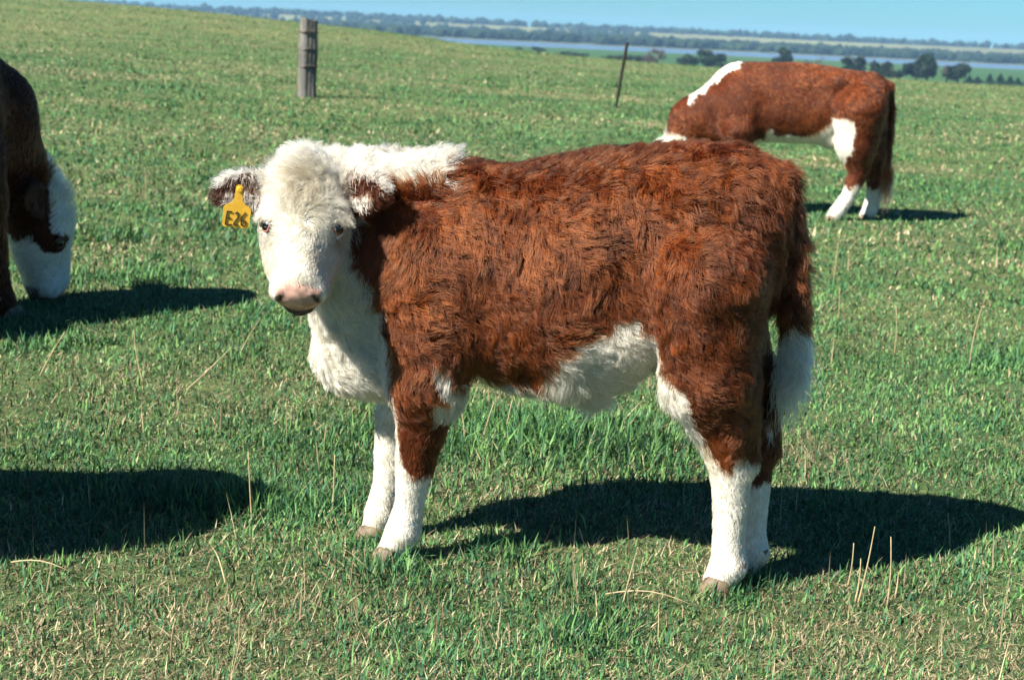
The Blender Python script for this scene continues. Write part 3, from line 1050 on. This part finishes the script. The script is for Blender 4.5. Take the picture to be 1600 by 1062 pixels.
# tail switch: long pale hair hanging from the end of the tail
def switch(parent, top, h, count, spread, seed, tint=WHITE, root=.02):
    n = count
    r0 = rng.normal(0, root, (n, 3)) * np.array([1, 1, 0])
    z0 = top[2] - rng.random(n) ** .8 * h * .42
    P = np.stack([top[0] + r0[:, 0], top[1] + r0[:, 1], z0], -1)
    lock = rng.integers(0, 26, n)
    L = h * rng.uniform(.25, .75, n) * rng.uniform(.6, 1.3, 26)[lock]
    lo = rng.normal(0, spread, (26, 2))
    u = np.linspace(0, 1, 8)
    pts = P[:, None] + np.zeros((1, 8, 1))
    pts[..., 2] -= u[None] * L[:, None] * .9
    off = lo[lock] + rng.normal(0, spread * .3, (n, 2))
    pts[..., :2] += off[:, None] * (u[None, :, None] ** .8)
    pts[..., 0] += .006 * np.sin(u[None] * 9 + lock[:, None])
    hair('tail_switch', pts, np.tile(tint, (n, 1)) * rng.uniform(.7, 1, (n, 1)) * rng.uniform(.65, 1, 26)[lock][:, None], np.full(n, .0009), parent)  # some locks tinted darker to stand for shadow within the switch
switch(calf, (.545, 0, .70), .26, 1100, .018, 3, root=.012)
for sd in (-1, 1):
    eyeball(CH, sd, calf, True)
for p in ((.405, -.062), (.46, .062), (-.435, -.08), (-.515, .08)):
    hoof(calf, (p[0], p[1], 0), 1.0)

# ear tag
def make_tag():
    base, ax, up, nrm = CH.ear_frame(-1)
    Mw = Matrix.Translation(calf.location) @ Matrix.Rotation(math.radians(-8.2), 4, 'Z')
    p = Vector(base + ax * .080 + nrm * .045 + np.array([0, 0, -.006]))
    root = thing('ear_tag', Mw @ p, 'yellow plastic ear tag marked E26 hanging from the calf ear', 'ear tag')
    toward = Vector((0, 0, CAM_H)) - root.location
    root.rotation_euler = (math.radians(6), math.radians(5), math.atan2(toward.x, -toward.y) + math.radians(4))
    # outline in x (right) and z (up), origin at the stud
    out = [(-.008, .008), (-.004, .013), (.004, .013), (.008, .008), (.009, -.022), (.014, -.034), (.028, -.042), (.031, -.048), (.030, -.092), (.027, -.096), (-.027, -.096), (-.030, -.092), (-.031, -.048), (-.028, -.042), (-.014, -.034), (-.009, -.022)]
    bm = bmesh.new()
    fr = [bm.verts.new((x * 1.05, -.0012 - .10 * (z + .05) ** 2 * (1 if z < -.05 else 0), z * .95)) for x, z in out]
    bk = [bm.verts.new((v.co.x, v.co.y + .0026, v.co.z)) for v in fr]
    bm.faces.new(fr[::-1]); bm.faces.new(bk)
    n = len(out)
    for i in range(n):
        bm.faces.new((fr[i], fr[(i + 1) % n], bk[(i + 1) % n], bk[i]))
    bmesh.ops.recalc_face_normals(bm, faces=bm.faces)
    me = bpy.data.meshes.new('plate'); bm.to_mesh(me); bm.free()
    m, nt, b = mat('yellow_plastic', .45, .4)
    tc = node(nt, 'ShaderNodeTexCoord')
    nt.links.new(ramp(nt, noise_tex(nt, 60, 4, .6, tc.outputs['Object']), [(.3, (.56, .30, .022)), (.7, (.68, .40, .045))]), b.inputs['Base Color'])
    link_mesh('plate', me, m, root)
    bm = bmesh.new()
    bmesh.ops.create_cone(bm, cap_ends=True, segments=14, radius1=.0065, radius2=.005, depth=.006, matrix=Matrix.Translation((0, -.004, .002)) @ Matrix.Rotation(math.pi / 2, 4, 'X'))
    me = bpy.data.meshes.new('stud'); bm.to_mesh(me); bm.free()
    link_mesh('stud', me, m, root)
    mk, ntk, bk_ = mat('black_marker', .7, .2)
    bk_.inputs['Base Color'].default_value = (.035, .02, .012, 1)
    strokes = {'E': [[(-.022, -.053), (-.023, -.070), (-.023, -.086)], [(-.023, -.053), (-.011, -.054)], [(-.023, -.069), (-.013, -.069)], [(-.023, -.086), (-.009, -.085)]],
               '2': [[(-.004, -.057), (.001, -.053), (.005, -.057), (.003, -.066), (-.003, -.077), (-.005, -.085)], [(-.005, -.085), (.006, -.084)]],
               '6': [[(.019, -.052), (.013, -.062), (.0105, -.074), (.012, -.083), (.018, -.086), (.0225, -.081), (.022, -.074), (.017, -.071), (.0115, -.075)]]}
    for ch, ss in strokes.items():
        tubes = []
        for st in ss:
            path = [(x * 1.05, -.0022 - (.10 * (z + .05) ** 2 if z < -.05 else 0), z * 1.0) for x, z in st]
            tubes.append((path, [.0014] * len(path), 6))
        link_mesh('letter_e' if ch == 'E' else 'digit_two' if ch == '2' else 'digit_six', tubes_mesh('stroke', tubes), mk, root)
make_tag()

# ------------------------------------------------------------------ grazing cows
def cow_field(H, mid=None):
    f = Field((-1.30, -.62, -.01), (1.02, .40, 1.24), .013)
    w = (1, .76, 1)
    f.cap((-.14, 0, .865), (.36, 0, .865), .285, .275, .06, w)
    f.cap((-.25, 0, .975), (.15, 0, 1.01), .17, .165, .07)
    f.cap((.30, 0, .95), (.70, 0, .965), .21, .175, .07, (1, .9, 1))
    f.ell((-.24, -.15, .80), (.15, .08, .23), .07)
    f.ell((-.24, .15, .80), (.15, .08, .23), .07)
    tip = H.w(0, -.02, -.06)
    if mid is None:
        mid = (.5 * (-.45) + .5 * tip[0], .5 * tip[1] * .6, .55 * .78 + .45 * tip[2] + .08)
    f.cap((-.26, 0, .90), mid, .22, .165, .07, (1, .7, 1))
    f.cap(mid, tip, .165, .10, .06, (1, .8, 1))
    f.cap((-.40, 0, .66), (-.20, 0, .62), .11, .12, .06)
    # legs
    f.chain([(.66, -.15, .86), (.655, -.15, .60), (.69, -.14, .40), (.635, -.13, .22), (.56, -.13, .09), (.53, -.13, .045)], [.200, .140, .072, .052, .056, .048], .04)
    f.cap((.76, -.14, .66), (.715, -.14, .42), .05, .026, .05)
    f.chain([(.69, .15, .86), (.745, .15, .60), (.83, .14, .40), (.83, .13, .22), (.81, .13, .09), (.785, .13, .045)], [.190, .130, .070, .051, .056, .048], .04)
    f.cap((.84, .14, .66), (.855, .14, .42), .045, .026, .05)
    f.chain([(-.22, -.15, .66), (-.21, -.14, .50), (-.21, -.13, .33), (-.215, -.13, .18), (-.22, -.13, .09), (-.245, -.13, .045)], [.125, .085, .052, .038, .046, .042], .04)
    f.chain([(-.26, .15, .66), (-.31, .14, .50), (-.36, .13, .33), (-.385, .13, .18), (-.40, .13, .09), (-.425, .13, .045)], [.125, .085, .052, .038, .046, .042], .04)
    for sd in (-1, 1):
        f.ell((.46, sd * .165, 1.045), (.07, .05, .05), .05)
        f.ell((.33, sd * .33, .98), (.09, .12, .12), .08, None, True)
        f.ell((.80, sd * .085, 1.02), (.05, .045, .05), .05)
        f.ell((-.03, sd * .36, .80), (.07, .13, .22), .08, None, True)
    f.ell((.50, 0, .64), (.12, .11, .08), .05)
    f.chain([(.74, 0, 1.09), (.865, 0, 1.04), (.90, 0, .88), (.905, 0, .62), (.915, 0, .46)], [.04, .032, .024, .02, .012], .03)
    H.build(f)
    return f

def make_cow(H, loc, ang, label, strands, fur_rad, name='cow', crest=True, socks=True, size=1.0, mid=None, tone=1.0, cheek=False):
    root = thing(name, loc, label, 'cow')
    root.rotation_euler.z = ang
    root.scale = (size,) * 3
    def white(P):
        u, v, z = P.T
        jit = (fbm(P / .07, 101, 2) - .5) * .11 + rng.normal(0, .006, len(P))
        hl, head, ear = H.masks(P)
        w = head & ~ear
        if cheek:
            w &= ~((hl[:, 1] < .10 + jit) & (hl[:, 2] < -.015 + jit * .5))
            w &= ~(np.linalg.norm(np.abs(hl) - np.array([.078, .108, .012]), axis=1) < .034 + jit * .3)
        face = w.copy()
        line = np.interp(u, [-.62, -.48, -.30, -.2], [.86, 1.03, 1.125, 1.16])
        if crest:
            w |= (u < -.26 + jit) & (u > -.62) & (z > line - .06 + jit * 1.1) & (np.abs(v) < .12)
        belly = np.interp(u, [-.5, -.3, -.04, .0, .06, .35, .42, .48, .56, .6], [.50, .55, .60, .71, .635, .655, .72, .77, .80, .60])
        w |= (z < belly + jit * .6) & (u < .58) & (z > .5) & (np.abs(v) < .21)
        w |= (u > .45) & (u < np.interp(z, [.4, .5, .62, .78, .82], [.57, .59, .63, .63, .5]) + jit * .4) & (z < .8) & (z > .4) & (v < 0)
        w |= (z < .30 + jit) & (u > .3) & (v < 0)
        w |= (z < .28 + jit) & (u > .3) & (v >= 0) & (u < .895)
        w |= (z < .26 + jit) & (u < 0)
        if not socks:
            w = face
        return w, head, ear, hl
    def paint(V, N):
        w, head, ear, hl = white(V)
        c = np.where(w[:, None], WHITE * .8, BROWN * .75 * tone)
        c = np.where(ear[:, None], DARKB * 1.4, c)
        c2, nose = head_paint(hl, c)
        return np.where((head & ~ear)[:, None], c2, c)
    def coat(P, N):
        u, v, z = P.T
        n = len(P)
        w, head, ear, hl = white(P)
        L = np.full(n, .019)
        L = np.where(z < .5, np.interp(z, [0, .2, .5], [.01, .012, .02]), L)
        L = np.where(head, np.interp(hl[:, 1], [-.08, 0, .1, .25], [.05, .04, .016, .010]), L)
        L = np.where(head & (hl[:, 1] + .25 * hl[:, 2] > .272), 0, L)
        L = np.where(ear, .03, L)
        L = np.where((u > .87) & (z < .9), .03, L)
        L = np.where(z < .04, 0, L)
        for sd in (-1, 1):
            L = np.where(np.linalg.norm(P - H.w(sd * .081, .105, .012), axis=1) < .02 * H.s, 0, L)
        comb = np.tile(np.array([.7, 0, -.8]), (n, 1))
        comb[z < .5] = (.1, 0, -1)
        comb = np.where(head[:, None], -H.e2 + H.e3 * .2, comb)
        lift = np.full(n, .3)
        lift = np.where(head & (hl[:, 1] < .06), .6, lift)
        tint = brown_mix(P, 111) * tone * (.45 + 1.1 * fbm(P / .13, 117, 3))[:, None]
        tint = np.where(w[:, None], np.where(rng.random((n, 1)) < .3, CREAM, WHITE), tint)
        tint = np.where(ear[:, None], DARKB * 1.3, tint)
        return L, comb, lift, tint, np.full(n, fur_rad)
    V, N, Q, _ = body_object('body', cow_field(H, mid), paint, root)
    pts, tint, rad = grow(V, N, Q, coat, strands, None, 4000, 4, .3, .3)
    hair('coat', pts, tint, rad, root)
    switch(root, (.915, 0, .50), .38, 500, .018, 5, BROWN * 2.2)
    switch(root, (.92, 0, .36), .26, 160, .02, 6, CREAM * .8)
    for sd in (-1, 1):
        eyeball(H, sd, root, False)
    for p in ((.525, -.13), (.785, .13), (-.245, -.13), (-.425, .13)):
        hoof(root, (p[0], p[1], 0), 1.12)
    return root

RH = Head((-.80, 0, .42), (-.12, -.05, -1), (-1, -.1, .1), 1.42, ((.25, -.3), (.25, -.3)))
cow_r = make_cow(RH, (1.95, 12.25, tz(1.95, 12.25) - .03), math.radians(-10), 'brown cow with white neck crest grazing behind the calf, head hidden', 60000, .0018, size=1.035, tone=1.0)
LA = math.radians(53)
LH = Head((-.73, .0, .43), (-.02, .0, -1), (-.80, .60, .0), 1.29, ((-.75, -.3), (-.75, -.3)))
cow_l = make_cow(LH, (-2.13 - .82 * math.cos(LA), 7.0 - .82 * math.sin(LA), -.02), LA + math.pi, 'grazing cow cut off by the frame edge, its white face in shade', 70000, .0011, crest=False, socks=False, size=1.12, mid=(-.45, 0, .82), tone=.62, cheek=True)  # low tone darkens the coat evenly, painting in this cow's shade

def copy_tree(o, parent=None):
    c = o.copy(); COL.objects.link(c)
    if parent is not None:
        c.parent = parent
    for ch in list(o.children):
        copy_tree(ch, c)
    return c
cow_n = copy_tree(cow_r)
cow_n.location = (-2.50, 3.42, tz(-2.50, 3.42))
cow_n.rotation_euler.z = math.radians(4)
cow_n['label'] = 'cow outside the frame beside the camera, seen only by its shadow on the grass'
for c in (cow_r, cow_l, cow_n):
    c['group'] = 'grown cows grazing around the calf'

# ------------------------------------------------------------------ grass
M_GRASS = tint_material('grass_blades', .55, None, trans=.18)
def make_grass(N, r0, r1, name, label=None):
    r = np.exp(rng.uniform(math.log(r0), math.log(r1), N))
    wide = rng.random(N) < .28
    th = np.where(wide, rng.uniform(-1.0, 1.0, N), rng.uniform(-.43, .43, N))
    x, y = np.sin(th) * r, np.cos(th) * r
    patch = n2(x, y, 1.1, 201)
    fine = n2(x, y, .22, 203)
    big = n2(x, y, 5.0, 205, 2)
    lush = np.exp(-(((x - .10) / .55) ** 2 + ((y - 4.95) / .35) ** 2)) + .7 * np.exp(-(((x + .75) / .35) ** 2 + ((y - 4.15) / .12) ** 2))
    lush += .5 * sstep(.62, .75, n2(x, y, .6, 207))
    feet = np.zeros(N)
    for fx, fy in ((.57, 3.66), (.64, 3.73), (-.27, 3.75), (-.34, 3.90)):
        feet = np.maximum(feet, np.exp(-((x - fx) ** 2 + (y - fy + .03) ** 2) / .075 ** 2))
    keep = rng.random(N) < np.clip(feet + .10 + 1.1 * fine + lush - .3 * bare_spots(x, y), 0, 1)
    x, y, r, patch, fine, big, lush, feet = [a[keep] for a in (x, y, r, patch, fine, big, lush, feet)]
    n = len(x)
    streak = fbm(np.stack([x / 9.0, y / 1.6, np.zeros(n)], -1), 211, 3)
    tuft = .5 * np.exp(-(((x - .98) / .22) ** 2 + ((y - 5.0) / .25) ** 2))
    strawp = np.clip((patch - .42) * 1.5 + (big - .5) * .8 + .16 + (streak - .5) * 1.5 * sstep(5, 16, r) + tuft + .55 * (1 - sstep(3.2, 4.7, r)) + .12 * sstep(8, 30, r) - .5 * lush - .5 * feet, .05, .78)
    dry = rng.random(n) < strawp
    far = (r / 3.4)
    h = rng.gamma(4.2, .0048, n) * (1 + 2.2 * lush + .7 * feet) * (.6 + .7 * fine) * (1 + .10 * np.maximum(far - 1, 0) ** .5)
    wd = rng.uniform(.0013, .0030, n) * far ** .62 * (1 + .3 * lush)
    wd = np.where(dry, wd * (.58 if r0 < 5 else .9), wd) * (1 if r0 < 5 else 1.9) * np.where(np.abs(np.arctan2(x, y)) > .43, 1.45, 1)
    h = h * (1 if r0 < 5 else 1.25)
    phi = rng.uniform(0, 2 * math.pi, n)
    lean = np.where(dry, rng.uniform(.5, 1.5, n), rng.gamma(2.6, .30, n)).clip(.05, 1.5)
    stem = dry & (rng.random(n) < .002)
    flat = dry & (rng.random(n) < .45) & ~stem
    lean = np.where(flat, rng.uniform(1.25, 1.5, n), lean)
    h = np.where(flat, h * 1.3, h)
    h = np.where(stem, rng.uniform(.07, .16, n), h)
    lean = np.where(stem, rng.uniform(.02, .35, n), lean)
    dirx, diry = np.cos(phi), np.sin(phi)
    tw = phi + math.pi / 2 + rng.normal(0, .5, n)
    sx, sy = np.cos(tw), np.sin(tw)
    z = terrain(x, y)
    B = np.stack([x, y, z - .003], -1)
    side = np.stack([sx, sy, np.zeros(n)], -1) * wd[:, None]
    l1, l2 = np.where(dry, lean * .92, lean * .6), np.where(dry, lean * 1.05, lean * 1.25)
    d1 = np.stack([np.sin(l1) * dirx, np.sin(l1) * diry, np.cos(l1)], -1)
    d2 = np.stack([np.sin(l2) * dirx, np.sin(l2) * diry, np.maximum(np.cos(l2), -.25)], -1)
    Mp = B + d1 * (h * .55)[:, None]
    Tp = Mp + d2 * (h * .55)[:, None]
    Tp[:, 2] = np.maximum(Tp[:, 2], z + .004)
    if r0 < 5:
        V = np.stack([B - side, B + side, Mp - side * .8, Mp + side * .8, Tp], 1).reshape(-1, 3)
        base = (np.arange(n) * 5)[:, None]
        loops = np.concatenate([base + np.array([[0, 1, 3, 2]]), base + np.array([[2, 3, 4]])], 1).ravel()
        starts = (np.arange(n) * 7)[:, None] + np.array([[0, 4]])
        nv = 5
    else:
        V = np.stack([B - side, B + side, Tp], 1).reshape(-1, 3)
        loops = np.arange(3 * n)
        starts = np.arange(n) * 3
        nv = 3
    g1, g2, g3 = np.array([.043, .148, .064]), np.array([.104, .220, .070]), np.array([.020, .086, .050])
    k = rng.random((n, 1)); kk = np.clip(big * .6 + patch * .6 - .1, 0, 1)[:, None]
    green = np.where(k < .36, g1, np.where(k < .76, g2, g3)) * (1 - .2 * kk) + np.array([.05, .05, .0]) * kk * .6
    s1, s2 = np.array([0.4640, 0.3920, 0.2320]), np.array([0.1920, 0.1360, 0.0800])
    straw = s1 + (s2 - s1) * rng.random((n, 1))
    tint = np.where(dry[:, None], straw, green) * (.5 + .9 * rng.random((n, 1))) * (.62 + .75 * n2(x, y, .5, 209))[:, None]
    me = fast_mesh(name, V, loops, starts.ravel(), True, np.repeat(tint, nv, 0))
    return tag(link_mesh('grass', me, M_GRASS), kind='stuff')
make_grass(640000, 2.2, 8.5, 'grass')
make_grass(640000, 8.5, 95, 'grass')

# ------------------------------------------------------------------ dry stalks that stand out one by one
m_straw, nt, b = mat('dry_straw', .75, .25)
tc = node(nt, 'ShaderNodeTexCoord')
nt.links.new(ramp(nt, noise_tex(nt, 25, 4, .6, tc.outputs['Object']), [(.3, (.21, .155, .075)), (.7, (.40, .33, .19))]), b.inputs['Base Color'])
STALKS = [
    ((394, 818), (388, 705), 'straw stalk rising from the tip of the shadow at left'),
    ((520, 800), (523, 710), 'single upright straw stalk left of the calf front legs'),
    ((288, 612), (362, 542), 'straw stalk leaning right below the left cow shadow'),
    ((373, 556), (405, 500), 'short leaning straw stalk under the calf chin, left of its chest'),
    ((224, 600), (209, 515), 'thin straw stalk leaning left below the grazing cow head shadow'),
    ((62, 588), (102, 518), 'thin straw stalk nearest the frame edge under the left cow'),
    ((726, 700), (720, 636), 'straw stalk just right of the brown calf foreleg'),
    ((750, 700), (772, 628), 'leaning straw stalk in the tall grass under the calf belly'),
    ((786, 700), (802, 618), 'tallest straw stalk in the tall grass under the calf belly'),
    ((1324, 918), (1334, 848), 'left straw stalk of the sparse group in front of the calf shadow'),
    ((1340, 945), (1367, 822), 'tallest straw stalk of the group in front of the calf shadow'),
    ((1336, 940), (1345, 872), 'short straw stalk at the foot of the tallest stalk of its group'),
    ((1386, 948), (1392, 838), 'right upright straw stalk of the group in front of the calf shadow'),
    ((1398, 935), (1404, 892), 'stubby straw stalk at the right end of the group by the shadow'),
    ((1484, 858), (1481, 800), 'lone straw stalk standing in the far end of the calf shadow'),
    ((1303, 440), (1313, 360), 'straw stalk standing below the grazing cow hind hooves'),
    ((1310, 502), (1312, 448), 'short straw stalk halfway between calf tail and frame edge'),
    ((1397, 556), (1400, 478), 'upright pale straw stalk right of the calf tail switch'),
    ((1514, 575), (1543, 455), 'long straw stalk leaning right near the right frame edge'),
    ((352, 922), (330, 868), 'bent straw stalk lying below the shadow at left'),
    ((18, 890), (110, 908), 'pale straw stalk lying flat at the bottom left'),
    ((943, 940), (1085, 962), 'long straw stalk lying flat in front of the calf hind hoof'),
    ((932, 985), (928, 936), 'short upright straw stalk below the lying straw stalk'),
    ((268, 1034), (274, 965), 'thin upright straw stalk at the bottom edge, left of centre'),
    ((1258, 748), (1258, 704), 'short straw stalk beside the calf tail and its ground shadow'),
    ((228, 312), (226, 262), 'thin straw stalk in mid pasture left of the calf ear'),
]
for k, (pb, pt, label) in enumerate(STALKS):
    P = on_ground(*pb)
    flat = 'lying' in label
    if flat:
        Tq = on_ground(*pt) + np.array([0, 0, .025])
        P = P + np.array([0, 0, .02])
    else:
        Tq = at_depth(pt[0], pt[1], P[1] + random.uniform(-.03, .05))
    d = Tq - P
    ln = np.linalg.norm(d)
    side = np.array([d[2], 0, -d[0]]) / (ln + 1e-9)
    bend = random.uniform(-.035, .035)
    path = [tuple(d * t + side * bend * ln * math.sin(math.pi * t) + (np.array([0, 0, .02 * math.sin(math.pi * t)]) if flat else 0)) for t in np.linspace(-.06 if not flat else 0, 1, 7)]
    w = (.0019 if flat else .0023) + .0004 * P[1] * .35
    me = tubes_mesh('dry_stalk', [(path, [w * (1 - .55 * i / 6) for i in range(7)], 5)])
    o = link_mesh('dry_stalk', me, m_straw)
    o.location = P
    tag(o, label, 'dry stalk', 'dry straw stalks in the pasture')

# ------------------------------------------------------------------ haze over the low ground
def make_haze():
    me = bpy.data.meshes.new('haze')
    bm = bmesh.new()
    bmesh.ops.create_cube(bm, size=1)
    bm.to_mesh(me); bm.free()
    m = bpy.data.materials.new('haze')
    m.use_nodes = True
    nt = m.node_tree
    nt.nodes.clear()
    out = node(nt, 'ShaderNodeOutputMaterial')
    pv = node(nt, 'ShaderNodeVolumePrincipled')
    pv.inputs['Color'].default_value = (.36, .66, 1.0, 1)
    pv.inputs['Density'].default_value = HAZE
    pv.inputs['Anisotropy'].default_value = .0
    nt.links.new(pv.outputs[0], out.inputs['Volume'])
    o = link_mesh('haze', me, m)
    o.scale = (7300, 7300, 46)
    o.location = (0, 0, 46 / 2 - 13)
    tag(o, kind='stuff')
HAZE = 0.00016
make_haze()
